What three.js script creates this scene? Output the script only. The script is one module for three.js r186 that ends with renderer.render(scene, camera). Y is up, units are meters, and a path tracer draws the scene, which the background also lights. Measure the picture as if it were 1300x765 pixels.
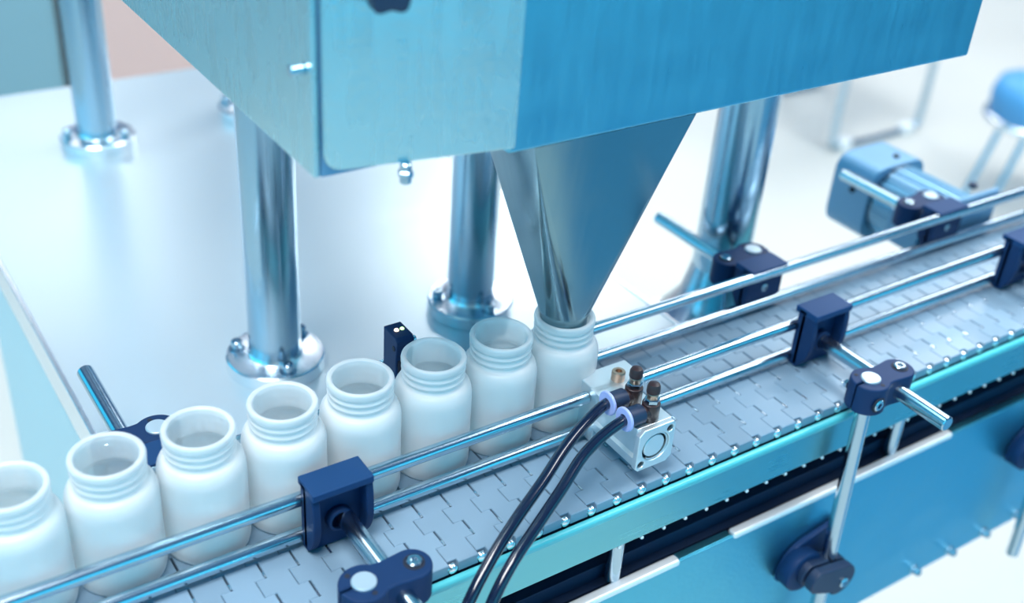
import * as THREE from 'three';
import { RoundedBoxGeometry } from 'three/addons/geometries/RoundedBoxGeometry.js';
import { mergeGeometries, toCreasedNormals } from 'three/addons/utils/BufferGeometryUtils.js';
import { RectAreaLightUniformsLib } from 'three/addons/lights/RectAreaLightUniformsLib.js';

// ---------------------------------------------------------------- camera, sky, exposure
// The place: x runs along the conveyor, y is up (0 = hinge pins of the conveyor chain), z comes
// towards the operator. Shapes are written in millimetres and stored in metres.
const MM = 0.001;
const scene = new THREE.Scene();
const renderer = new THREE.WebGLRenderer({ antialias: true });
renderer.toneMapping = THREE.LinearToneMapping;
renderer.toneMappingExposure = 0.9;
renderer.shadowMap.enabled = true;
RectAreaLightUniformsLib.init();

const camera = new THREE.PerspectiveCamera(29.19, 1300 / 765, 0.05, 40);
{
  const right = new THREE.Vector3(0.83288, 0.06681, 0.54941);
  const up = new THREE.Vector3(0.24255, 0.84822, -0.47085);
  const back = new THREE.Vector3(-0.49747, 0.52542, 0.69026);
  camera.quaternion.setFromRotationMatrix(new THREE.Matrix4().makeBasis(right, up, back));
  camera.position.set(-0.33687, 0.61272, 0.51801);
  camera.focus = 0.9;
  camera.userData.fStop = 3.2;
}
scene.add(camera);

scene.background = new THREE.Color().setRGB(0.05, 0.57, 0.84);      // clear blue sky outside the windows
scene.backgroundIntensity = 2.3;

const LAMP_GLOW = 2;
const FLOOR_Y = -850, CEIL_Y = 2500;

// ---------------------------------------------------------------- helpers
const used = new Map();
function numbered(name) {
  const n = used.get(name) ?? 0; used.set(name, n + 1);
  return n ? `${name}_${String(n).padStart(3, '0')}` : name;
}
let seed = 7;
const rnd = () => { seed = (seed * 1664525 + 1013904223) >>> 0; return seed / 4294967296; };
const V = (x, y, z) => new THREE.Vector3(x * MM, y * MM, z * MM);
const vv = (a) => new THREE.Vector3(...a);
const done = new WeakSet();
function metres(g) {                       // millimetres -> metres once, and box-projected uv in metres
  if (done.has(g)) return g;
  done.add(g);
  g.scale(MM, MM, MM);
  if (!g.attributes.normal) g.computeVertexNormals();
  const p = g.attributes.position, n = g.attributes.normal, uv = new Float32Array(p.count * 2);
  for (let i = 0; i < p.count; i++) {
    const a = Math.abs(n.getX(i)), b = Math.abs(n.getY(i)), c = Math.abs(n.getZ(i));
    if (b >= a && b >= c) { uv[2 * i] = p.getX(i); uv[2 * i + 1] = p.getZ(i); }
    else if (a >= c) { uv[2 * i] = p.getZ(i); uv[2 * i + 1] = p.getY(i); }
    else { uv[2 * i] = p.getX(i); uv[2 * i + 1] = p.getY(i); }
  }
  g.setAttribute('uv', new THREE.BufferAttribute(uv, 2));
  return g;
}
function clean(g) {                        // same attributes everywhere so that pieces can be merged
  g = g.index ? g.toNonIndexed() : g;
  const out = new THREE.BufferGeometry();
  out.setAttribute('position', g.attributes.position);
  if (!g.attributes.normal) g.computeVertexNormals();
  out.setAttribute('normal', g.attributes.normal);
  return out;
}
const merge = (...gs) => mergeGeometries(gs.flat().map(clean));
function part(name, geo, mat, parent, label) {
  const m = new THREE.Mesh(metres(Array.isArray(geo) ? merge(geo) : geo), mat);
  m.name = parent === scene ? numbered(name) : localName(parent, name);
  m.castShadow = m.receiveShadow = true;
  if (label) m.userData.label = label;
  parent.add(m);
  return m;
}
function localName(parent, name) {
  const n = parent.children.filter((c) => c.name === name || c.name.startsWith(name + '_0') || c.name.startsWith(name + '_1')).length;
  return n ? `${name}_${String(n).padStart(3, '0')}` : name;
}
function tag(o, label, category, group) {
  o.userData.label = label; o.userData.category = category;
  if (group) o.userData.group = group;
  return o;
}
function thing(name, label, category, [x, y, z] = [0, 0, 0], turn = 0, group) {
  const o = new THREE.Group();
  o.name = numbered(name); o.position.copy(V(x, y, z)); o.rotation.y = turn;
  scene.add(o);
  return tag(o, label, category, group);
}
function copy(o, [x, y, z], turn, label) {
  const c = o.clone(); c.name = numbered(o.name.replace(/_\d{3}$/, ''));
  c.position.copy(V(x, y, z)); if (turn !== undefined) c.rotation.y = turn;
  c.userData = { ...o.userData, label };
  scene.add(c);
  return c;
}
function struct(name, geo, mat, parent = scene) {
  const m = new THREE.Mesh(metres(Array.isArray(geo) ? merge(geo) : geo), mat);
  m.name = name; m.receiveShadow = m.castShadow = true;
  if (parent === scene) m.userData.kind = 'structure';
  parent.add(m);
  return m;
}
const at = (g, x, y, z) => g.translate(x, y, z);
const box = (x0, x1, y0, y1, z0, z1) => at(new THREE.BoxGeometry(x1 - x0, y1 - y0, z1 - z0), (x0 + x1) / 2, (y0 + y1) / 2, (z0 + z1) / 2);
const rbox = (x0, x1, y0, y1, z0, z1, r = 1, s = 2) => at(new RoundedBoxGeometry(x1 - x0, y1 - y0, z1 - z0, s, r), (x0 + x1) / 2, (y0 + y1) / 2, (z0 + z1) / 2);
function lathe(pts, seg = 48) {            // profile of [r, y]; sharp corners are kept where points repeat
  return new THREE.LatheGeometry(pts.map(([r, y]) => new THREE.Vector2(r, y)), seg);
}
// a rod with chamfered ends, along y from 0 to len
const rodGeo = (r, len, c = 0.8, seg = 32) => toCreasedNormals(lathe([[0, 0], [r - c, 0], [r, c], [r, len - c], [r - c, len], [0, len]], seg), 0.6);
const alongX = (g) => g.rotateZ(-Math.PI / 2);     // +y -> +x
const alongZ = (g) => g.rotateX(Math.PI / 2);      // +y -> +z
function extrude(shape, depth, bevel = 0.6, seg = 2, curve = 10) {
  return new THREE.ExtrudeGeometry(shape, { depth: depth - 2 * bevel, bevelEnabled: bevel > 0, bevelThickness: bevel, bevelSize: bevel, bevelOffset: -bevel, bevelSegments: seg, curveSegments: curve }).translate(0, 0, bevel);
}
const poly = (pts) => new THREE.Shape(pts.map(([x, y]) => new THREE.Vector2(x, y)));

// ---------------------------------------------------------------- materials
function noiseTexture(w, h, fn, repeat, srgb = false) {
  const d = new Uint8Array(w * h * 4);
  for (let y = 0; y < h; y++) for (let x = 0; x < w; x++) {
    const v = fn(x / w, y / h), i = 4 * (y * w + x), c = Array.isArray(v) ? v : [v, v, v];
    for (let k = 0; k < 3; k++) d[i + k] = Math.max(0, Math.min(255, c[k] * 255));
    d[i + 3] = 255;
  }
  const t = new THREE.DataTexture(d, w, h);
  t.wrapS = t.wrapT = THREE.RepeatWrapping; t.magFilter = THREE.LinearFilter; t.minFilter = THREE.LinearMipmapLinearFilter; t.generateMipmaps = true;
  if (srgb) t.colorSpace = THREE.SRGBColorSpace;
  t.repeat.set(...repeat); t.needsUpdate = true;
  return t;
}
function valueNoise(nx, ny, s) {           // periodic smooth noise
  const g = new Float32Array(nx * ny); let q = s;
  for (let i = 0; i < g.length; i++) { q = (q * 1664525 + 1013904223) >>> 0; g[i] = q / 4294967296; }
  const sm = (t) => t * t * (3 - 2 * t);
  return (u, v) => {
    const x = u * nx, y = v * ny, i = Math.floor(x), j = Math.floor(y), a = sm(x - i), b = sm(y - j);
    const G = (p, r) => g[(r % ny) * nx + (p % nx)];
    return (G(i, j) * (1 - a) + G(i + 1, j) * a) * (1 - b) + (G(i, j + 1) * (1 - a) + G(i + 1, j + 1) * a) * b;
  };
}
const nA = valueNoise(4, 4, 11), nB = valueNoise(11, 13, 29), nC = valueNoise(64, 6, 5), nD = valueNoise(128, 128, 77), nE = valueNoise(6, 200, 41);
const smear = noiseTexture(256, 256, (u, v) => 0.5 * nA(u, v) + 0.35 * nB(u, v) + 0.15 * nD(u, v), [3, 3]);       // sheet-metal waviness
const grainV = noiseTexture(256, 256, (u, v) => 0.62 + 0.2 * nC(u, v) + 0.18 * nB(u, v), [4, 4]);                 // vertical brushing
const grainH = noiseTexture(256, 256, (u, v) => 0.62 + 0.2 * nE(u, v) + 0.18 * nB(u, v), [3, 3]);                 // lengthwise brushing
const mottled = noiseTexture(256, 256, (u, v) => { const k = 0.9 + 0.1 * (0.6 * nA(u, v) + 0.4 * nB(u, v)); return [k, k, k]; }, [0.35, 0.35]);

const std = (rgb, roughness, metalness = 0, extra = {}) => new THREE.MeshPhysicalMaterial({ color: new THREE.Color().setRGB(...rgb), roughness, metalness, ...extra });
const M = {
  floor: std([0.62, 0.635, 0.60], 0.45, 0, { map: mottled }),
  addedSlab: std([0.07, 0.27, 0.42], 0.6),
  wall: std([0.05, 0.16, 0.32], 0.8),
  ceiling: std([0.10, 0.22, 0.36], 0.9),
  frame: std([0.6, 0.65, 0.68], 0.5),
  pane: std([1, 1, 1], 0.02, 0, { transmission: 1, thickness: 0, ior: 1.45 }),
  rod: std([0.48, 0.60, 0.68], 0.2, 1),
  column: std([0.46, 0.60, 0.70], 0.22, 1),
  sheet: std([0.55, 0.80, 0.85], 0.34, 1, { roughnessMap: grainV, bumpMap: smear, bumpScale: 0.0006 }),
  hopper: std([0.20, 0.57, 0.72], 0.42, 1, { roughnessMap: grainV, bumpMap: smear, bumpScale: 0.0004 }),
  funnel: std([0.20, 0.33, 0.38], 0.24, 1, { roughnessMap: grainV }),
  plate: std([0.64, 0.75, 0.80], 0.3, 0.6, { bumpMap: smear, bumpScale: 0.0003 }),
  platform_side: std([0.66, 0.78, 0.80], 0.5, 0.2),
  aluminium: std([0.18, 0.52, 0.58], 0.36, 1, { roughnessMap: grainH }),
  panel: std([0.11, 0.50, 0.66], 0.38, 1, { bumpMap: smear, bumpScale: 0.0008 }),
  plug: std([0.50, 0.62, 0.70], 0.4, 0.5),
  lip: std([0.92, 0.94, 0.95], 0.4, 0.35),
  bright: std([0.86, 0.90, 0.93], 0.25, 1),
  cast: std([0.72, 0.80, 0.84], 0.4, 0.8),
  strip: std([0.10, 0.55, 0.60], 0.28),
  chain: std([0.21, 0.32, 0.42], 0.38),
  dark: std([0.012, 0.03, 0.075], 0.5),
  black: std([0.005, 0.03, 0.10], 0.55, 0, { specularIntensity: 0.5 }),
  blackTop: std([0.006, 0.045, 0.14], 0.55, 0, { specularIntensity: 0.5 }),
  hole: std([0.006, 0.012, 0.03], 0.7),
  hose: std([0.006, 0.012, 0.035], 0.16, 0, { clearcoat: 0.6, clearcoatRoughness: 0.1 }),
  ring: std([0.42, 0.48, 0.85], 0.35),
  brass: std([0.52, 0.36, 0.27], 0.3, 1),
  knob: std([0.035, 0.018, 0.02], 0.35),
  bottle: std([0.97, 0.975, 0.975], 0.42, 0, { transmission: 0.55, thickness: 0 }),
  motor: std([0.16, 0.34, 0.52], 0.42, 0.2),
  motorBody: std([0.30, 0.50, 0.66], 0.4, 0.5),
  seat: std([0.06, 0.28, 0.55], 0.5),
  foot: std([0.9, 0.92, 0.92], 0.4),
  crateGrey: std([0.20, 0.36, 0.42], 0.7),
  crateTan: std([0.66, 0.46, 0.42], 0.8),
  lamp: std([1, 1, 1], 0.6, 0, { emissive: new THREE.Color(1, 1, 1), emissiveIntensity: LAMP_GLOW }),
  ledWarm: std([0.3, 0.2, 0.1], 0.3, 0, { emissive: new THREE.Color().setRGB(1, 0.82, 0.6), emissiveIntensity: 3 }),
  ledGreen: std([0.1, 0.3, 0.1], 0.3, 0, { emissive: new THREE.Color().setRGB(0.6, 1, 0.45), emissiveIntensity: 2.4 }),
  ledRed: std([0.4, 0.02, 0.06], 0.3, 0, { emissive: new THREE.Color().setRGB(1, 0.12, 0.25), emissiveIntensity: 0.9 }),
};

// ---------------------------------------------------------------- the hall
const HX0 = -3500, HX1 = 7000, HZ0 = -7000, HZ1 = 4200, WT = 200;
struct('floor', box(HX0 - WT, HX1 + WT, FLOOR_Y - 200, FLOOR_Y, HZ0 - WT, HZ1 + WT), M.floor);
struct('added_slab_1', rbox(900, HX1, FLOOR_Y, FLOOR_Y + 4, 250, 2800, 1.5), M.addedSlab);     // unseen blue slab added to shape reflections in panels and posts
struct('ceiling', box(HX0 - WT, HX1 + WT, CEIL_Y, CEIL_Y + 200, HZ0 - WT, HZ1 + WT), M.ceiling);
struct('wall_right', box(HX1, HX1 + WT, FLOOR_Y, CEIL_Y, HZ0 - WT, HZ1 + WT), M.wall);
struct('wall_back', box(HX0, HX1, FLOOR_Y, CEIL_Y, HZ0 - WT, HZ0), M.wall);
const SILL = -650, HEAD = 2350;
function glazedWall(name, alongAxis, pos, from, to, spans) {       // a wall with openings for the added windows
  const pieces = [], put = (a0, a1, y0, y1) => pieces.push(alongAxis === 'x' ? box(a0, a1, y0, y1, ...pos) : box(...pos, y0, y1, a0, a1));
  put(from, to, FLOOR_Y, SILL); put(from, to, HEAD, CEIL_Y);
  let p = from;
  for (const [a, b] of spans) { put(p, a, SILL, HEAD); p = b; }
  put(p, to, SILL, HEAD);
  struct(name, pieces, M.wall);
}
const frontSpans = [[-3200, -1000], [-800, 1400], [1600, 3800], [4000, 6600]], leftSpans = [[-6400, -4200], [-4000, -1800], [-1600, 600], [800, 3600]];
glazedWall('wall_front', 'x', [HZ1, HZ1 + WT], HX0, HX1, frontSpans);
glazedWall('wall_left', 'z', [HX0 - WT, HX0], HZ0 - WT, HZ1 + WT, leftSpans);
let windowNo = 0;
function addedWindowUnit(axis, a0, a1, p) {  // unseen windows, added to bring in blue daylight
  const b = (u0, u1, y0, y1, d0, d1) => axis === 'x' ? box(u0, u1, y0, y1, d0, d1) : box(d0, d1, y0, y1, u0, u1);
  const g = new THREE.Group(); g.name = `window_${++windowNo}`; g.userData.kind = 'structure'; scene.add(g);
  const fr = [b(a0, a1, SILL, SILL + 50, p - 30, p + 30), b(a0, a1, HEAD - 50, HEAD, p - 30, p + 30), b(a0, a0 + 50, SILL + 50, HEAD - 50, p - 30, p + 30), b(a1 - 50, a1, SILL + 50, HEAD - 50, p - 30, p + 30)];
  struct('window_frame', fr, M.frame, g);
  struct('pane', b(a0 + 50, a1 - 50, SILL + 50, HEAD - 50, p - 3, p + 3), M.pane, g);
}
for (const [a, b] of frontSpans) addedWindowUnit('x', a, b, HZ1 + 100);
for (const [a, b] of leftSpans) addedWindowUnit('z', a, b, HX0 - 100);

// unseen ceiling lamps, added for the light: a glowing diffuser in a frame and an area light just under it
const lampSpots = [                        // x, z, brightness, where
  [-900, -1700, 2.5, 'over the left end of the filling machine'], [900, -1700, 1.5, 'above the hopper, nearest to the back of the machine'], [2000, -1000, 15, 'over the motor end of the conveyor'],
  [-900, -5700, 3, 'at the far left above the storage boxes'], [900, -5700, 2, 'in the far row, middle lamp'], [4600, -4700, 14, 'in the far row at the right, beyond the chair'], [2800, -4000, 5.5, 'in the far row above the chair'], [4800, -2300, 14, 'at the far right above the stool'],
  [-900, 450, 19, 'over the operator side above the row of bottles'], [2100, 500, 11, 'at the right in front of the lower panel'],
];
for (const [x, z, power, where] of lampSpots) {
  const t = thing('added_ceiling_lamp', `added unseen white square ceiling panel lamp ${where}`, 'lamp', [x, CEIL_Y, z], 0, 'added ceiling panel lamps');
  const W = 600;
  part('lamp_frame', [box(-W - 30, W + 30, -60, 0, -W - 30, -W), box(-W - 30, W + 30, -60, 0, W, W + 30), box(-W - 30, -W, -60, 0, -W, W), box(W, W + 30, -60, 0, -W, W)], M.frame, t);
  part('diffuser', box(-W, W, -50, -40, -W, W), M.lamp, t);
  const l = new THREE.RectAreaLight(0xffffff, power, 2 * W * MM, 2 * W * MM);
  l.position.set(0, -56 * MM, 0); l.rotation.x = -Math.PI / 2; l.name = 'lamp_light';
  t.add(l);
}

// ---------------------------------------------------------------- filling machine: base, columns, cabinet, hopper
const PY = -45;                            // top of the machine base
{
  const t = thing('filling_machine', 'wide white steel machine base plate behind the conveyor carrying the columns', 'machine base', [0, 0, 0]);
  part('top_plate', rbox(-165, 418, PY - 14, PY, -1135, -176, 1.5), M.plate, t);
  for (const x of [-168, 416]) part('edge_trim', rbox(x, x + 5, PY - 40, PY + 1, -1136, -176, 1), M.bright, t);
  for (const x of [-161, 410]) part('side_panel', box(x, x + 4, FLOOR_Y + 60, PY - 14, -826, -180), M.platform_side, t);
  part('rear_panel', box(-157, 410, FLOOR_Y + 60, PY - 14, -826, -822), M.platform_side, t);
  part('front_panel', box(-157, 410, FLOOR_Y + 60, PY - 14, -184, -180), M.platform_side, t);
  for (const [x, z] of [[-120, -220], [370, -220], [-120, -790], [370, -790]]) part('foot', at(lathe([[0, 0], [34, 0], [34, 8], [12, 16], [12, 62], [0, 62]], 24), x, FLOOR_Y, z), M.dark, t);
}
const hexBolt = (r, h) => toCreasedNormals(merge(lathe([[0, 0], [r * 1.5, 0], [r * 1.5, 1], [r, 1.01], [r, h - 1], [r - 1, h], [r * 0.55, h], [r * 0.5, h - 2.5], [0, h - 2.5]], 20)), 0.5);
function columnParts(t, r, h, fr, bolts) {
  part('tube', rodGeo(r, h, 0.5, 48), M.column, t);
  part('flange', toCreasedNormals(lathe([[r, 0], [fr - 1, 0], [fr, 1], [fr, 13], [fr - 1.5, 14.5], [r + 5, 15], [r + 1.5, 16], [r, 19]], 64), 0.4), M.bright, t);
  for (const a of bolts) part('flange_bolt', at(hexBolt(5.5, 10), Math.cos(a) * (fr - 10), 14.5, Math.sin(a) * (fr - 10)), M.rod, t);
}
const D = Math.PI / 180, tri = [95 * D, 215 * D, 335 * D];
{
  const t = thing('support_column', 'polished round steel column on a bolted flange, front left, under the cabinet corner', 'column', [17, PY, -356], 0, 'flanged machine columns');
  columnParts(t, 25, 345, 47, tri);
  const u = thing('support_column', 'polished round steel column on a flange, right behind the filling funnel', 'column', [238, PY, -356], 0, 'flanged machine columns');
  columnParts(u, 24.5, 333, 45, [87 * D, 204 * D, 330 * D]);
  const w = thing('support_column', 'out of focus steel column at the far left edge of the base plate', 'column', [17, PY, -925], 0, 'flanged machine columns');
  columnParts(w, 25, 1300, 47, [40 * D, 190 * D, 300 * D]);
  const v = thing('support_column', 'rearmost steel column, only its blurred flange showing beside the front left column', 'column', [235, PY, -935], 0, 'flanged machine columns');
  columnParts(v, 25, 1300, 47, tri);
}
const CAB_Y = 299.5;
{
  const t = thing('machine_cabinet', 'tall brushed steel control cabinet with an ajar front door and black knob', 'cabinet');
  part('side_panel', rbox(-70, -66, CAB_Y, 900, -560, -66, 1.2), M.sheet, t);
  part('side_panel', rbox(66, 70, CAB_Y, 900, -560, -69, 1.2), M.sheet, t);
  part('bottom_panel', box(-66, 66, CAB_Y, CAB_Y + 3, -560, -69), M.sheet, t);
  part('rear_panel', box(-66, 66, CAB_Y + 3, 900, -560, -557), M.sheet, t);
  part('top_panel', box(-66, 66, 897, 900, -557, -69), M.sheet, t);
  part('door_seal', [box(-65.5, -60, CAB_Y + 0.5, 897, -69, -65.5), box(60, 66, CAB_Y + 0.5, 897, -69, -65.5), box(-60, 60, CAB_Y + 0.5, CAB_Y + 8, -69, -65.5)], M.motor, t);
  const door = new THREE.Shape(), w = 127, h = 590, r = 13;
  door.moveTo(r, 0); door.lineTo(w - 3, 0); door.quadraticCurveTo(w, 0, w, 3); door.lineTo(w, h); door.lineTo(0, h); door.lineTo(0, r); door.quadraticCurveTo(0, 0, r, 0);
  const d = part('front_door', extrude(door, 4, 1), M.sheet, t);
  d.position.copy(V(-65.5, CAB_Y + 6, -64)); d.rotation.y = -9 * D;
  // round black lobed knob on the door
  const lobes = new THREE.Shape();
  for (let i = 0; i <= 60; i++) { const a = i / 60 * Math.PI * 2, q = 15.5 + 1.6 * Math.cos(6 * a); lobes[i ? 'lineTo' : 'moveTo'](q * Math.cos(a), q * Math.sin(a)); }
  const k = part('door_knob', at(extrude(lobes, 14, 2), 34, 117, 12), M.dark, d);
  part('knob_stem', at(alongZ(rodGeo(6, 9, 0.5)), 34, 117, 4), M.rod, d);
  part('latch_pin', [at(rodGeo(3.8, 14, 0.8, 12), 51, -13, 6), at(rodGeo(5, 5, 0.8, 6), 51, -9, 6)], M.rod, d);
  const sk = part('side_screw', merge(alongX(rodGeo(3.6, 9, 0.8, 20)).translate(-79, 0, 0)), M.rod, t);
  sk.position.copy(V(0, 365, -78));
}
{
  const t = thing('filling_hopper', 'big blue-grey steel hopper box with a tapering funnel ending in a bottle', 'hopper');
  part('hopper_box', rbox(70.5, 555, 288, 900, -560, -65, 3, 3), M.hopper, t);
  // funnel: flat front, back and sides that turn into a round outlet
  const cx = 169, cz = -110;
  function shell(inset, yTop, yBot, r, flip) {
    const X0 = 93 + inset, X1 = 239 - inset, Z0 = -140 + inset, Z1 = -66 - inset;
    const C = [[X1, Z1], [X0, Z1], [X0, Z0], [X1, Z0]].map(([x, z]) => [x, yTop, z]);
    const P = (deg) => [cx + r * Math.cos(deg * D), yBot, cz + r * Math.sin(deg * D)];
    const tris = [], push = (a, b, c) => tris.push(...(flip ? [a, c, b] : [a, b, c]));
    const dirs = [45, 135, 225, 315], half = 24;
    for (let i = 0; i < 4; i++) {
      const A = C[i], B = C[(i + 1) % 4], mid = dirs[i] + 45;      // face between corner i and i+1
      push(A, B, P(mid));
      for (let k = 0; k < 4; k++) { push(A, P(mid - half * k / 4), P(mid - half * (k + 1) / 4)); push(B, P(mid + half * (k + 1) / 4), P(mid + half * k / 4)); }
      for (let k = 0; k < 6; k++) { const a0 = mid + half, a1 = mid + 90 - half; push(B, P(a0 + (a1 - a0) * (k + 1) / 6), P(a0 + (a1 - a0) * k / 6)); }
    }
    const g = new THREE.BufferGeometry(); g.setAttribute('position', new THREE.Float32BufferAttribute(tris.flat(), 3)); g.computeVertexNormals();
    return g;
  }
  const outer = shell(0, 288.5, 108, 19.5, true), inner = shell(1.5, 288.5, 108, 18, false);
  const spout = lathe([[18, 108], [18, 101], [19.5, 101], [19.5, 108]], 48).translate(cx, 0, cz);
  part('funnel', toCreasedNormals(merge(outer, inner), 0.35), M.funnel, t);
  part('spout', spout, M.funnel, t);
}
{
  // stout column at the right that carries the hopper, on its own plinth
  const t = thing('support_column', 'thick steel column with a flared collar, right of the funnel behind the conveyor', 'column', [505, -90, -262]);
  part('tube', rodGeo(31, 377, 0.5, 48), M.column, t);
  part('collar', lathe([[31, 0], [62, 0], [62, 10], [40, 40], [31, 80]], 48), M.column, t);
  const u = thing('column_plinth', 'white steel plinth standing behind the conveyor under the thick column', 'plinth', [505, FLOOR_Y, -262]);
  part('plinth_body', rbox(-65, 65, 0, 750, -62, 62, 3), M.plate, u);
  part('plinth_cap', rbox(-72, 72, 750, 760, -70, 68, 2), M.bright, u);
}

// ---------------------------------------------------------------- conveyor
const PITCH = 25.4, X_A = -330, X_B = 1120, CHAIN_TOP = 4.6;
{
  const t = thing('chain_conveyor', 'long metal conveyor frame with teal wear strip, side rail and blue lower panel', 'conveyor');
  part('side_rail', [rbox(X_A, X_B, -47, -10.5, 3, 8.5, 1)], M.aluminium, t);
  part('side_rail', [rbox(X_A, X_B, -47, -8.5, -170, -164, 1)], M.aluminium, t);
  part('wear_strip', [at(new RoundedBoxGeometry(X_B - X_A, 8, 6.6, 3, 3), (X_A + X_B) / 2, -8.6, 6.4)], M.strip, t);
  part('wear_strip', [at(new RoundedBoxGeometry(X_B - X_A, 9, 6, 3, 2.8), (X_A + X_B) / 2, -4.6, -166)], M.strip, t);
  part('lower_panel', [rbox(X_A, X_B, -308, -101.5, 4, 7.5, 1)], M.panel, t);
  part('lower_panel', [rbox(X_A, X_B, -308, -101.5, -168, -164, 1)], M.panel, t);
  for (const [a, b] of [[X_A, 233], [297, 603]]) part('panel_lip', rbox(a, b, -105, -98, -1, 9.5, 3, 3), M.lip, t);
  for (const [a, b] of [[234, 296], [604, X_B]]) part('panel_lip', rbox(a, b, -102.5, -100.5, -2, 6, 0.8), M.panel, t);  // blue pieces: a darker reflection along the lip, put into colour
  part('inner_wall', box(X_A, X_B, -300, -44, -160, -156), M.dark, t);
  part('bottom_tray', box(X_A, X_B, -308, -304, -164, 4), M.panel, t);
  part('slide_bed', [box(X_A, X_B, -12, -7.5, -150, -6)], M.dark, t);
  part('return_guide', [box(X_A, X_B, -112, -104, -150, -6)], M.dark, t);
  for (const x of [168, -180, 520, 870]) part('standoff', at(rodGeo(7, 54, 0.5, 24), x, -100, -6), M.rod, t);
  for (const x of [617, 679, 741, 803, 865]) part('panel_bolt', at(alongZ(hexBolt(4.6, 9)), x, -299, 7.5), M.rod, t);
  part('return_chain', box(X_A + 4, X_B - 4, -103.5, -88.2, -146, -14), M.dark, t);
  const gleams = [];                       // small bright studs under the near side rail, standing in for light gleams
  for (let x = 158; x < X_B - 20; x += 23.7) gleams.push(at(alongZ(rodGeo(1.7, 4, 0.5, 10)), x, -48.6, 5));
  part('rail_gleam', gleams, M.lip, t).userData.kind = 'stuff';
  part('drive_cover', rbox(1040, 1116, -60, -12, -162, 2, 3), M.dark, t);
  for (const [x, z] of [[-290, -140], [-290, -20], [330, -140], [330, -20], [1098, -20]]) part('leg', rbox(x - 20, x + 20, FLOOR_Y, -308, z - 20, z + 20, 2), M.aluminium, t);
}
{
  const t = thing('conveyor_chain', 'pale blue-grey flat-top conveyor chain of interlocking zigzag links with round pins', 'conveyor chain');
  // one link seen from above: both edges zigzag with period 34.3 along z, with a notch for the pin head at the front
  const SEG = 17.15, N = 9, OFF0 = -2.6, OFF1 = 5.4, zF = 2.4;
  function linkShape() {
    const left = [], right = [];
    for (let i = 0; i < N; i++) {
      const o = i % 2 ? OFF1 : OFF0, z0 = i ? -i * SEG : zF, z1 = -(i + 1) * SEG;
      left.push([o + (i % 2 ? 0.8 : 0.2), z0], [o + (i % 2 ? 0.8 : 0.2), z1]);
      right.push([PITCH + o - (i % 2 ? 0.8 : 0.2), z0], [PITCH + o - (i % 2 ? 0.8 : 0.2), z1]);
    }
    const pts = [[5.2, zF], ...right, ...left.reverse().slice(0, -1), [OFF0 + 0.2, -1.6], [5.2, -1.6]];
    return poly(pts.map(([x, z]) => [x, -z]).reverse());
  }
  const g = extrude(linkShape(), 9.6, 0.55, 1, 1).rotateX(-Math.PI / 2).translate(0, CHAIN_TOP - 9.6, 0);   // shape y = -z
  metres(g);
  const pinGeo = metres(alongZ(toCreasedNormals(lathe([[0, 0], [4.4, 0], [4.4, 1.8], [3.7, 3.0], [2, 3.8], [0, 4]], 20), 0.5)).translate(0.3, -0.3, 0.6));
  const gapGleams = [1, 3].map((i) => metres(box(OFF1 - 0.65, OFF1 + 0.65, CHAIN_TOP - 2.2, CHAIN_TOP - 0.1, -(i + 0.36) * SEG, -(i + 0.04) * SEG)));  // bright inserts imitating gleams of light in the slots
  const tones = [0, 1, 2].map((i) => { const m = M.chain.clone(); m.color.multiplyScalar(0.94 + 0.06 * i); return m; });
  let k0 = Math.ceil(X_A / PITCH) + 1;
  for (let k = k0; k * PITCH < X_B - 40; k++) {
    const l = part('chain_link', g, tones[Math.floor(rnd() * 3)], t);
    l.name = k === k0 ? 'chain_link' : `chain_link_${String(k - k0).padStart(3, '0')}`;
    l.position.set(k * PITCH * MM, 0, 0);
    part('pin_head', pinGeo, M.bright, l);
    for (const gp of gapGleams) part('slot_gleam', gp, M.bright, l);
  }
}

// ---------------------------------------------------------------- guide rails, brackets, rods, clamps
const RAIL_R = 5.5, ZF = -70, ZB = -150.5, YU = 48.3, YL = 14.6;
function rail(x0, x1, y, z, label) {
  const m = part('guide_rail', alongX(rodGeo(RAIL_R, x1 - x0, 0.6)), M.rod, scene);
  m.position.copy(V(x0, y, z)); tag(m, label, 'guide rail', 'polished round guide rails');
}
rail(X_A, 170.5, YU, ZF, 'upper polished guide rail in front of the bottles, left of the air cylinder');
rail(X_A, 170.5, YL, ZF, 'lower polished guide rail in front of the bottles, left of the air cylinder');
rail(221.5, X_B, YU, ZF, 'upper polished guide rail on the near side, running right from the air cylinder');
rail(221.5, X_B, YL, ZF, 'lower polished guide rail on the near side, running right from the air cylinder');
rail(-222, X_B, YU, ZB, 'upper polished guide rail on the far side of the chain behind the bottles');
rail(-222, X_B, YL, ZB, 'lower polished guide rail on the far side of the chain behind the bottles');

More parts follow.
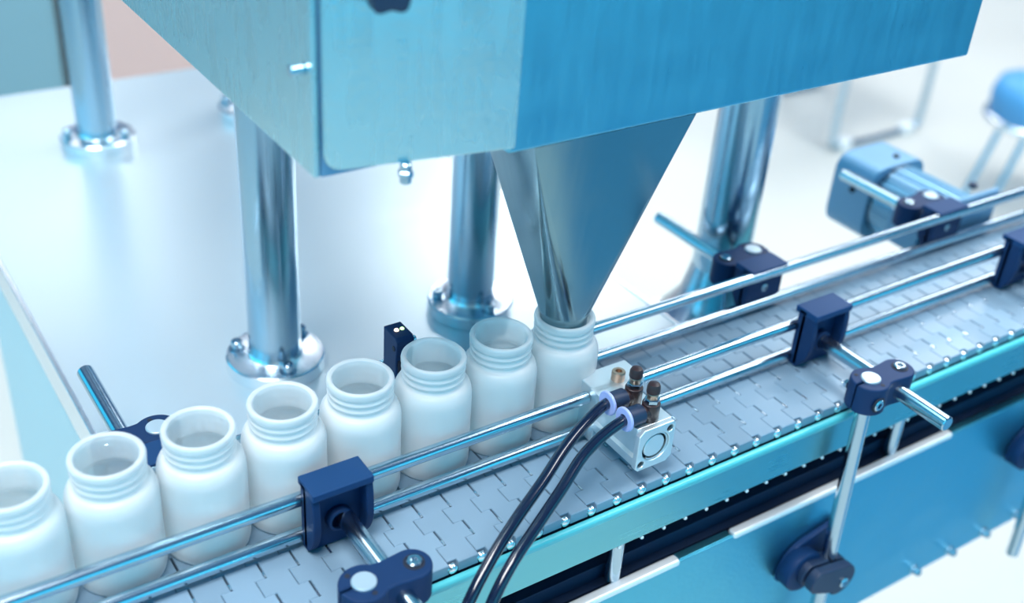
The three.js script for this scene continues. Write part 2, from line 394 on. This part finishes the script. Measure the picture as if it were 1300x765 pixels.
// black rail bracket; local: rails run along x at z = 0, the rod socket is towards +z
function makeBracket(label, pos, turn, y1 = 66) {
  const t = thing('rail_bracket', label, 'bracket', pos, turn, 'black rail brackets');
  const W = 24, y0 = 6.4;
  const back = new THREE.Shape();            // profile in z (x of the shape) and y, with rail grooves left open by the rails themselves
  back.moveTo(1.5, y0); back.lineTo(11, y0); back.lineTo(11, y1); back.lineTo(1.5, y1);
  const core = extrude(back, 2 * W, 0.8, 2).rotateY(-Math.PI / 2).translate(W, 0, 0);   // shape x -> z
  part('bracket_body', core, M.black, t);
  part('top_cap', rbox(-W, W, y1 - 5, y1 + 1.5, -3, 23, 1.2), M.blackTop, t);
  // curved side cheeks around the socket
  for (const s of [-1, 1]) {
    const c = new THREE.Shape(); c.moveTo(6, y0 + 2); c.lineTo(13, y0 + 2); c.quadraticCurveTo(23, y0 + 14, 23, (y0 + y1) / 2); c.quadraticCurveTo(23, y1 - 12, 20, y1 - 4); c.lineTo(6, y1 - 4);
    part('cheek', extrude(c, 6, 0.8, 2).rotateY(-Math.PI / 2).translate(s * (W - 3) + 3, 0, 0), M.black, t);
  }
  part('set_screw', [at(alongZ(lathe([[2.2, 0], [4, 0], [4, 1.2], [2.2, 1.2], [2.2, 0]], 18)), 0, 31, 0.4), at(alongZ(rodGeo(1.2, 1, 0.2, 6)), 0, 31, 0.6)], M.rod, t);
  part('socket_collar', at(alongZ(lathe([[7.3, 0], [10, 0], [10, 6], [9, 7], [7.3, 7]], 28)), 0, 31, 10.5), M.black, t);
  return t;
}
const ROD_R = 7;
// cross clamp; local: post hole at the origin (vertical), rod hole at x = 25, screw at x = 38; the rod runs along z at y = 0
function clampShape() {
  const s = new THREE.Shape(), R1 = 17.5, R2 = 14.5, x2 = 36;
  s.moveTo(-R1 - 0, -1);
  s.absarc(0, 0, R1, Math.PI + 0.057, Math.PI * 1.72, false);
  s.quadraticCurveTo(17, -12, 24, -13.2);
  s.lineTo(x2, -R2); s.absarc(x2, 0, R2, -Math.PI / 2, Math.PI / 2, false);
  s.lineTo(24, 13.2); s.quadraticCurveTo(17, 12, R1 * Math.cos(0.28 * Math.PI), R1 * Math.sin(0.28 * Math.PI));
  s.absarc(0, 0, R1, 0.28 * Math.PI, Math.PI - 0.057, false);
  s.lineTo(-8, 1); s.lineTo(-8, -1);
  return s;
}
const screwHead = () => toCreasedNormals(lathe([[0, 1.2], [2.6, 1.2], [2.6, 3], [4.6, 3], [5.6, 2.2], [5.6, 0]], 24), 0.4);
function makeClamp(label, pos, turn) {
  const t = thing('cross_clamp', label, 'clamp', pos, turn, 'black cross clamps');
  part('clamp_body', extrude(clampShape(), 28, 1.6, 3, 14).rotateX(-Math.PI / 2).translate(0, -14, 0), M.black, t);
  part('screw_recess', at(lathe([[0, 0], [7.6, 0], [7.6, 0.5], [6.6, 0.6], [6.4, 0.2], [0, 0.2]], 28), 38, 13.9, 0), M.hole, t);
  part('clamp_screw', at(screwHead(), 38, 13.6, 0), M.rod, t);
  part('screw_recess', at(alongZ(lathe([[0, 0], [7.4, 0], [7.4, 1.6], [6.4, 1.6], [6.2, 0.2], [0, 0.2]], 28)), -4, -2, 16.2), M.hole, t);
  part('clamp_screw', at(alongZ(screwHead()), -4, -2, 15.9), M.rod, t);
  part('locating_hole', [at(lathe([[0, 0], [2, 0], [2, 0.3], [0, 0.3]], 14), -7, 13.95, -10.5), at(lathe([[0, 0], [2, 0], [2, 0.3], [0, 0.3]], 14), 2, 13.95, 12)], M.hole, t);
  part('post_plug', at(toCreasedNormals(lathe([[0, 2.2], [8, 2.2], [8.8, 1.4], [8.8, 0], [0, 0]], 32), 0.4), 0, 13.8, 0), M.plug, t);
  part('nut', at(alongZ(rodGeo(4.4, 4, 0.6, 6)), -4, -2, -21), M.rod, t);
  return t;
}
function rodThing(x, y, z0, z1, label) {
  const m = part('support_rod', alongZ(rodGeo(ROD_R, z1 - z0, 1)), M.rod, scene);
  m.position.copy(V(x, y, z0)); tag(m, label, 'support rod', 'polished support rods');
}
function post(x, z, yTop, yBot, leanX, leanZ, label) {
  const m = part('clamp_post', rodGeo(ROD_R, yTop - yBot, 1), M.rod, scene);
  m.position.copy(V(x + leanX, yBot, z + leanZ)); m.rotation.set(-Math.atan2(leanZ, yTop - yBot), 0, Math.atan2(leanX, yTop - yBot));
  tag(m, label, 'post', 'upright clamp posts');
}
const RY = 31;
// near side
makeBracket('black bracket on the near rails at the lower left, in front of the bottles', [-62, 0, ZF], 0);
makeBracket('black bracket on the near rails right of the air cylinder', [436, 0, ZF], 0);
makeBracket('black bracket on the near rails at the right edge of the picture', [742, 0, ZF], 0);
rodThing(-58, RY, -59.5, 120, 'support rod pointing at the viewer from the lower left near bracket');
rodThing(437, RY, -59.5, 91, 'support rod with a bare free end crossing over the teal strip at the right');
rodThing(742, RY, -59.5, 91, 'support rod at the right edge of the picture, on the last near bracket');
makeClamp('black cross clamp at the bottom edge of the picture on the lower left rod', [-82, RY, 22], 0);
makeClamp('black cross clamp on top of the tall near post at the right', [411, RY, 24], 0);
makeClamp('black cross clamp of the last near bracket beyond the right edge of the picture', [767, RY, 24], Math.PI);
post(-82, 22, 44, -240, 0, 6, 'clamp post below the bottom edge clamp at the lower left');
post(411, 24, 44, -330, 9, 9, 'tall bright clamp post in front of the blue lower panel');
post(767, 24, 44, -330, 9, 9, 'clamp post at the right edge of the picture in front of the lower panel');
// far side (turned round)
const TB = Math.PI;
makeBracket('black bracket on the far rails behind the chain, right of the funnel', [456, 0, ZB], TB, 54);
makeBracket('black bracket on the far rails beside the blue motor', [740, 0, ZB], TB, 54);
makeBracket('black bracket on the far rails hidden behind the bottles at the left', [-168, 0, ZB], TB, 54);
rodThing(456, RY, -319, -162, 'support rod with a free end behind the conveyor, right of the funnel');
rodThing(737, RY, -306, -162, 'support rod crossing in front of the blue motor');
rodThing(-167, RY, -318, -162, 'support rod rising over the base plate behind the bottles at the left');
makeClamp('black cross clamp on the far side rod right of the funnel', [480, RY, -197], TB);
makeClamp('black cross clamp on the far side rod next to the blue motor', [762, RY, -197], TB);
makeClamp('black cross clamp peeking out between two bottles at the left', [-145, RY, -200], TB);
post(480, -197, 44, -160, 0, 0, 'short clamp post behind the conveyor below the far clamp by the funnel');
post(762, -197, 44, -160, 0, 0, 'short clamp post behind the conveyor in front of the blue motor');
post(-145, -200, 44, -44, 0, 0, 'short clamp post on the base plate behind the bottles');

// swivel clamps that hold the near posts on the lower panel
function makeSwivel(label, pos) {
  const t = thing('swivel_clamp', label, 'clamp', pos, 0, 'black swivel clamps');
  const plate = new THREE.Shape(); plate.moveTo(-34, -16); plate.quadraticCurveTo(-36, 24, 2, 27); plate.lineTo(34, 34); plate.lineTo(30, 2); plate.quadraticCurveTo(0, -26, -34, -16);
  part('mounting_flange', extrude(plate, 7, 2, 2), M.black, t);
  part('boss', at(alongZ(lathe([[9, 0], [23, 0], [23, 13], [21, 15], [11, 15], [9, 12], [9, 0]], 36)), -14, -2, 5), M.black, t);
  part('boss_bolt', at(alongZ(lathe([[0, 0], [6, 0], [6, 2.5], [4.5, 4], [3.2, 4], [3, 2.4], [0, 2.4]], 24)), -14, -2, 13), M.rod, t);
  const arm = new THREE.Shape(); arm.absarc(-10, 0, 15, Math.PI * 0.62, Math.PI * 1.25, false); arm.lineTo(10, -25); arm.absarc(20, -12, 18, Math.PI * 1.3, Math.PI * 2.45, false);
  const a1 = extrude(arm, 15, 1.5, 2, 12).translate(0, 0, 12), a2 = extrude(arm, 10, 1.5, 2, 12).translate(0, 0, 29);
  const lobe = alongZ(rodGeo(13, 16, 0.6, 28)).translate(20, -12, 13);
  part('clamp_arm', a1, M.dark, t);
  part('clamp_arm', [a2, lobe], M.dark, t);
  part('clamp_bolt', at(alongZ(screwHead()), 22, -15, 38.4), M.rod, t);
}
makeSwivel('black swivel clamp with bolts holding the tall post on the blue lower panel', [402, -172, 8]);
makeSwivel('dark swivel clamp cut off by the right edge of the picture', [758, -166, 8]);

// ---------------------------------------------------------------- bottles
{
  const R = 31, B = CHAIN_TOP, prof = [[0, B + 3], [18, B + 2.5], [26, B + 0.2], [28, B + 0.1], [30.2, B + 1.6], [R, B + 5], [R, 60], [R, 72]];
  for (let i = 1; i <= 8; i++) { const a = i / 8 * Math.PI / 2; prof.push([R - 6.2 * (1 - Math.cos(a)), 72 + 12.5 * Math.sin(a)]); }
  prof.push([23.9, 85.6], [23.3, 86.6], [23.2, 87]);
  const inner = [[21.2, 106], [20.7, 104.5], [20.6, 102], [20.9, 87], [22.4, 84], [26, 80.5], [28.6, 76], [29.2, 70], [29.2, B + 7], [27, B + 4.5], [0, B + 4.8]];
  const neck = [[23.2, 87], [23.2, 88.6], [24.7, 89.4], [25, 90.4], [24.6, 91.4], [23.3, 92.4], [23.2, 94.6], [24.8, 95.5], [25.1, 96.5], [24.7, 97.5], [23.5, 98.5], [23.5, 99.6], [25, 100.6], [25.4, 102], [25.5, 104.4], [25.1, 106], [24.2, 107], [22.6, 107.1], [21.2, 106]];
  const bodyGeo = metres(merge(lathe(prof, 72), lathe(inner, 72))), neckGeo = metres(lathe(neck, 72));
  const labels = ['white open plastic bottle standing under the funnel spout, being filled', 'white open plastic bottle next in line, directly left of the one being filled', 'white open plastic bottle just right of the small black sensor', 'white open plastic bottle just left of the small black sensor',
    'white open plastic bottle in front of the front left column flange', 'white open plastic bottle directly right of the far clamp peeking out between bottles', 'white open plastic bottle directly left of the far clamp peeking out between bottles', 'white open plastic bottle cut off by the left edge of the picture'];
  const first = thing('plastic_bottle', labels[0], 'bottle', [170.5, 0, -110], 0, 'row of open white bottles');
  part('bottle_body', bodyGeo, M.bottle, first); part('screw_neck', neckGeo, M.bottle, first);
  for (let i = 1; i < 8; i++) copy(first, [170.5 - 62.45 * i, 0, -110 + (i % 3 - 1) * 0.5], i * 0.7, labels[i]);
}

// ---------------------------------------------------------------- air cylinder with fittings and hoses
{
  const t = thing('air_cylinder', 'compact silver air cylinder with two hose fittings mounted across the chain', 'air cylinder', [187, 0, 0]);
  // body section (x, y): square with round corner lobes
  const s = new THREE.Shape(), a = 17.5, c = 7, y0 = 22, y1 = 60;
  s.moveTo(-a, y0 + 3); s.quadraticCurveTo(-a, y0, -a + 3, y0); s.lineTo(-a + 9, y0); s.lineTo(-a + 11, y0 + 3); s.lineTo(a - 11, y0 + 3); s.lineTo(a - 9, y0); s.lineTo(a - 3, y0); s.quadraticCurveTo(a, y0, a, y0 + 3);
  s.lineTo(a, y0 + 9); s.lineTo(a - 2.5, y0 + 11); s.lineTo(a - 2.5, y1 - 8); s.lineTo(a, y1 - 6); s.lineTo(a, y1); s.lineTo(-a, y1); s.lineTo(-a, y1 - 6); s.lineTo(-a + 2.5, y1 - 8); s.lineTo(-a + 2.5, y0 + 11); s.lineTo(-a, y0 + 9);
  part('cylinder_body', extrude(s, 62, 0.6, 2).translate(0, 0, -66), M.cast, t);
  const e = new THREE.Shape(), q = 18.5, cc = 5;
  const Y0 = 20.5, Y1 = 60.5; e.moveTo(-q + cc, Y0); e.lineTo(q - cc, Y0); e.lineTo(q, Y0 + cc); e.lineTo(q, Y1 - 3); e.lineTo(q - 3, Y1); e.lineTo(-q + cc, Y1); e.lineTo(-q, Y1 - cc); e.lineTo(-q, Y0 + 3); e.lineTo(-q + 3, Y0);
  const hole = (x, y, r) => { const h = new THREE.Path(); h.absarc(x, y, r, 0, Math.PI * 2, true); return h; };
  e.holes.push(hole(0, 40.5, 13.5), hole(13, 54, 3.2), hole(-13, 26.5, 3.2));
  part('end_cap', extrude(e, 5, 0.7, 2, 20).translate(0, 0, -4), M.cast, t);
  part('cap_recess', at(alongZ(rodGeo(14.5, 1, 0.2, 40)), 0, 40.5, -4.6), M.hole, t);
  const arc = new THREE.Shape(); arc.absarc(0, 0, 10.4, 0, Math.PI * 2, false);
  part('piston_face', at(alongZ(toCreasedNormals(lathe([[0, 0], [10, 0], [10.4, 0.6], [10.4, 3], [9.8, 3.6], [0, 3.6]], 40), 0.4)), -1, 41, -3.4), M.cast, t);
  part('spring_clip', extrude((() => { const k = new THREE.Shape(); k.absarc(0, 0, 13.2, -2.2, 1.9, false); k.absarc(0, 0, 11.8, 1.9, -2.2, true); return k; })(), 1.6, 0.2, 1, 24).translate(0, 40.5, -1.6), M.cast, t);
  part('cap_screw', [at(alongZ(rodGeo(3.1, 2, 0.4, 18)), 13, 54, -3.6), at(alongZ(rodGeo(3.1, 2, 0.4, 18)), -13, 26.5, -3.6)], M.knob, t);
  part('mounting_block', rbox(-16, 34, 8, 60, -86, -58, 1.2), M.cast, t);
  part('top_screw', at(toCreasedNormals(lathe([[0, 5.4], [2.8, 5.4], [2.8, 8.2], [5.2, 8.2], [5.8, 7.4], [5.8, 0], [0, 0]], 24), 0.4), 11, 60, -66), M.brass, t);
  part('piston_rod', alongZ(rodGeo(5, 12, 0.6)).translate(0, 41, -97), M.rod, t);
  for (const [x, z] of [[1.5, -35], [0.5, -12]]) {
    const f = new THREE.Group(); f.name = localName(t, 'hose_fitting'); f.position.copy(V(x, 60, z)); t.add(f);
    part('barrel', [lathe([[0, 0], [7.4, 0], [7.4, 15], [6.8, 16], [0, 16]], 24), alongX(rodGeo(6.2, 9, 0.5, 24)).translate(-10, 8, 0)], M.knob, f);
    part('fitting_nut', rodGeo(6.4, 4, 0.6, 6).translate(0, 16, 0), M.rod, f);
    part('needle_screw', lathe([[4.4, 0], [4.4, 3], [5, 3.2], [5, 5], [4.2, 5.4], [4.2, 6], [0, 6]], 20).translate(0, 20, 0), M.brass, f);
    part('valve_knob', toCreasedNormals(lathe([[0, 0], [5, 0], [5.6, 1], [5.4, 6], [4.4, 8.2], [2, 9.2], [0, 9.4]], 22), 0.5).translate(0, 25, 0), M.knob, f);
    part('push_collar', alongX(lathe([[0, 0], [7.4, 0], [8, 0.8], [8, 14], [7, 15], [0, 15]], 28)).translate(-24, 8, 0), M.dark, f);
    part('release_ring', alongX(toCreasedNormals(lathe([[4.6, 0], [9.6, 0], [10.2, 0.6], [10.2, 2], [9.6, 2.6], [4.6, 2.6], [4.6, 0]], 32), 0.5)).translate(-27, 8, 0), M.ring, f);
  }
}
function hose(pts, label) {
  const g = new THREE.TubeGeometry(new THREE.CatmullRomCurve3(pts.map((p) => vv(p)), false, 'centripetal'), 120, 4.6, 18, false);
  tag(part('air_hose', g, M.hose, scene), label, 'hose', 'black air hoses');
}
hose([[168, 68, -35], [158, 67.6, -34.5], [137, 62, -29], [110, 55.5, -18], [79.5, 47.3, -2], [45, 36.5, 14], [15, 22.5, 28], [-9.5, 4, 40], [-36, -40, 52], [-58, -110, 58], [-70, -260, 60]], 'black air hose farther from the viewer, from the rear cylinder fitting, passing on the left');
hose([[166, 68, -12], [157, 67.4, -11], [137.5, 63.5, -8], [115, 56.5, -2], [86, 46.2, 12], [54.5, 34.2, 26], [27, 22.5, 38], [5, 4, 48], [-20, -40, 60], [-40, -110, 66], [-52, -260, 68]], 'black air hose nearer to the viewer, from the front cylinder fitting, passing on the right');

// ---------------------------------------------------------------- photo sensor behind the bottles
{
  const t = thing('photo_sensor', 'small dark blue photo sensor with glowing indicator lights behind the bottles', 'sensor', [46, 0, -166]);
  const s = new THREE.Shape(); s.moveTo(-11, 56); s.lineTo(10, 56); s.lineTo(10, 74); s.lineTo(12, 90); s.lineTo(12, 93); s.lineTo(9, 96); s.lineTo(-11, 96);
  part('housing', extrude(s, 16, 0.9, 2).rotateY(-Math.PI / 2).translate(8, 0, 0), M.black, t);
  part('front_window', rbox(-6, 6, 58, 74, 9, 11, 0.6), M.hole, t);
  part('lens', at(alongZ(lathe([[0, 2], [1.6, 1.8], [3, 0.6], [3, 0]], 20)), 0, 66, 10.6), M.ledRed, t);
  part('indicator', at(new THREE.SphereGeometry(2.1, 14, 8), -1.5, 95.7, -1), M.ledWarm, t);
  part('indicator', at(new THREE.SphereGeometry(1.9, 14, 8), 3.6, 95.7, -1), M.ledGreen, t);
  part('adjust_screw', at(alongX(rodGeo(3, 4, 0.5, 14)), 7, 90, 8), M.rod, t);
  part('screw_hole', at(alongX(rodGeo(2.4, 1, 0.2, 14)), -8.6, 85, 7), M.hole, t);
  part('sensor_bracket', [rbox(-9, 9, PY, 60, -16, -12, 0.8), rbox(-9, 9, PY, PY + 4, -30, -12, 0.8)], M.bright, t);
}

// ---------------------------------------------------------------- motor behind the far rails
{
  const t = thing('gear_motor', 'blue ribbed electric motor with a square fan cover behind the far rails', 'motor', [797, 0, -166]);
  const s = new THREE.Shape(), a = 48, r = 24;
  s.moveTo(-a + r, -a); s.lineTo(a - r, -a); s.quadraticCurveTo(a, -a, a, -a + r); s.lineTo(a, a - r); s.quadraticCurveTo(a, a, a - r, a); s.lineTo(-a + r, a); s.quadraticCurveTo(-a, a, -a, a - r); s.lineTo(-a, -a + r); s.quadraticCurveTo(-a, -a, -a + r, -a);
  part('fan_cover', extrude(s, 60, 3, 3).translate(0, 0, -164), M.motor, t);
  part('cover_lip', extrude((() => { const q = new THREE.Shape(); q.absarc(0, 0, 46, 0, Math.PI * 2, false); return q; })(), 5, 0.8, 1, 32).translate(0, 0, -106), M.dark, t);
  const ribs = new THREE.Shape();
  for (let i = 0; i <= 240; i++) { const u = i / 240 * Math.PI * 2, q = 44 + (Math.sin(u * 40) > 0 ? 1.8 : -1.2); ribs[i ? 'lineTo' : 'moveTo'](q * Math.cos(u), q * Math.sin(u)); }
  part('ribbed_body', extrude(ribs, 98, 0.4, 1).translate(0, 0, -104), M.motorBody, t);
  part('gearbox', rbox(-52, 52, -52, 50, -7, 0, 3), M.motor, t);
  part('terminal_box', rbox(-50, -34, -26, 16, -70, -22, 3), M.motor, t);
  part('cover_screw', [at(alongX(rodGeo(4, 3, 0.6, 16)), -50.2, 12, -130), at(rodGeo(4, 3, 0.6, 16), 10, 47.4, -122)], M.hole, t);
  part('lifting_plug', at(rodGeo(5, 6, 0.8, 12), 42, 40, -30), M.dark, t);
}

// ---------------------------------------------------------------- background: chair, stool, storage boxes
function tube(pts, r, seg = 60) { return new THREE.TubeGeometry(new THREE.CatmullRomCurve3(pts.map((p) => vv(p)), false, 'centripetal'), seg, r, 12, false); }
{
  const t = thing('tube_chair', 'blurred chair with bent steel tube legs on the white floor behind the hopper', 'chair', [2658, FLOOR_Y, -1690]);
  const u = (z) => [[-207, 440, z], [-207, 60, z], [-200, 24, z], [-165, 14, z], [165, 14, z], [200, 24, z], [207, 60, z], [207, 440, z]];
  part('front_frame', tube(u(0), 12, 120), M.column, t);
  part('rear_frame', tube(u(-430), 12, 120), M.column, t);
  for (const x of [-150, 150]) part('foot_cap', rbox(x - 22, x + 22, 0, 36, -18, 18, 8), M.foot, t);
  part('seat', rbox(-225, 225, 452, 490, -520, 0, 14, 3), M.seat, t);
  part('backrest', rbox(-215, 215, 600, 860, -540, -510, 12, 3), M.seat, t);
  for (const x of [-200, 200]) part('back_tube', rodGeo(12, 420, 1).translate(x, 470, -525), M.column, t);
}
{
  const t = thing('low_stool', 'blurred low stool with a round blue seat and thin splayed legs at the right edge', 'stool', [2690, FLOOR_Y, -1190]);
  part('seat', lathe([[0, 250], [110, 250], [135, 268], [140, 330], [128, 366], [90, 380], [0, 384]], 40), M.seat, t);
  part('seat_ring', new THREE.TorusGeometry(136, 13, 12, 48).rotateX(Math.PI / 2).translate(0, 262, 0), M.bright, t);
  for (const [x, z] of [[-1, 1], [1, 1], [-1, -1], [1, -1]]) part('leg', tube([[x * 92, 255, z * 40], [x * 145, 122, z * 42], [x * 194, 0, z * 44]], 9, 8), M.column, t);
}
{
  const a = thing('storage_cabinet', 'blurred grey-blue cabinet far behind the left column', 'cabinet', [120, FLOOR_Y, -2700]);
  part('cabinet_body', rbox(-900, 265, 40, 900, -500, 0, 8), M.crateGrey, a);
  part('cabinet_door', rbox(-300, 250, 60, 880, 0, 18, 4), M.crateGrey, a);
  part('cabinet_door', rbox(-880, -310, 60, 880, 0, 18, 4), M.crateGrey, a);
  part('plinth', box(-890, 255, 0, 40, -490, -20), M.dark, a);
  const b = thing('storage_box', 'blurred pinkish tan box far behind the base plate, right of the left column', 'box', [810, FLOOR_Y, -2700]);
  part('box_body', rbox(-400, 400, 0, 800, -600, 0, 6), M.crateTan, b);
  part('box_lid', rbox(-408, 408, 760, 830, -608, 8, 6), M.crateTan, b);
}

renderer.render(scene, camera);
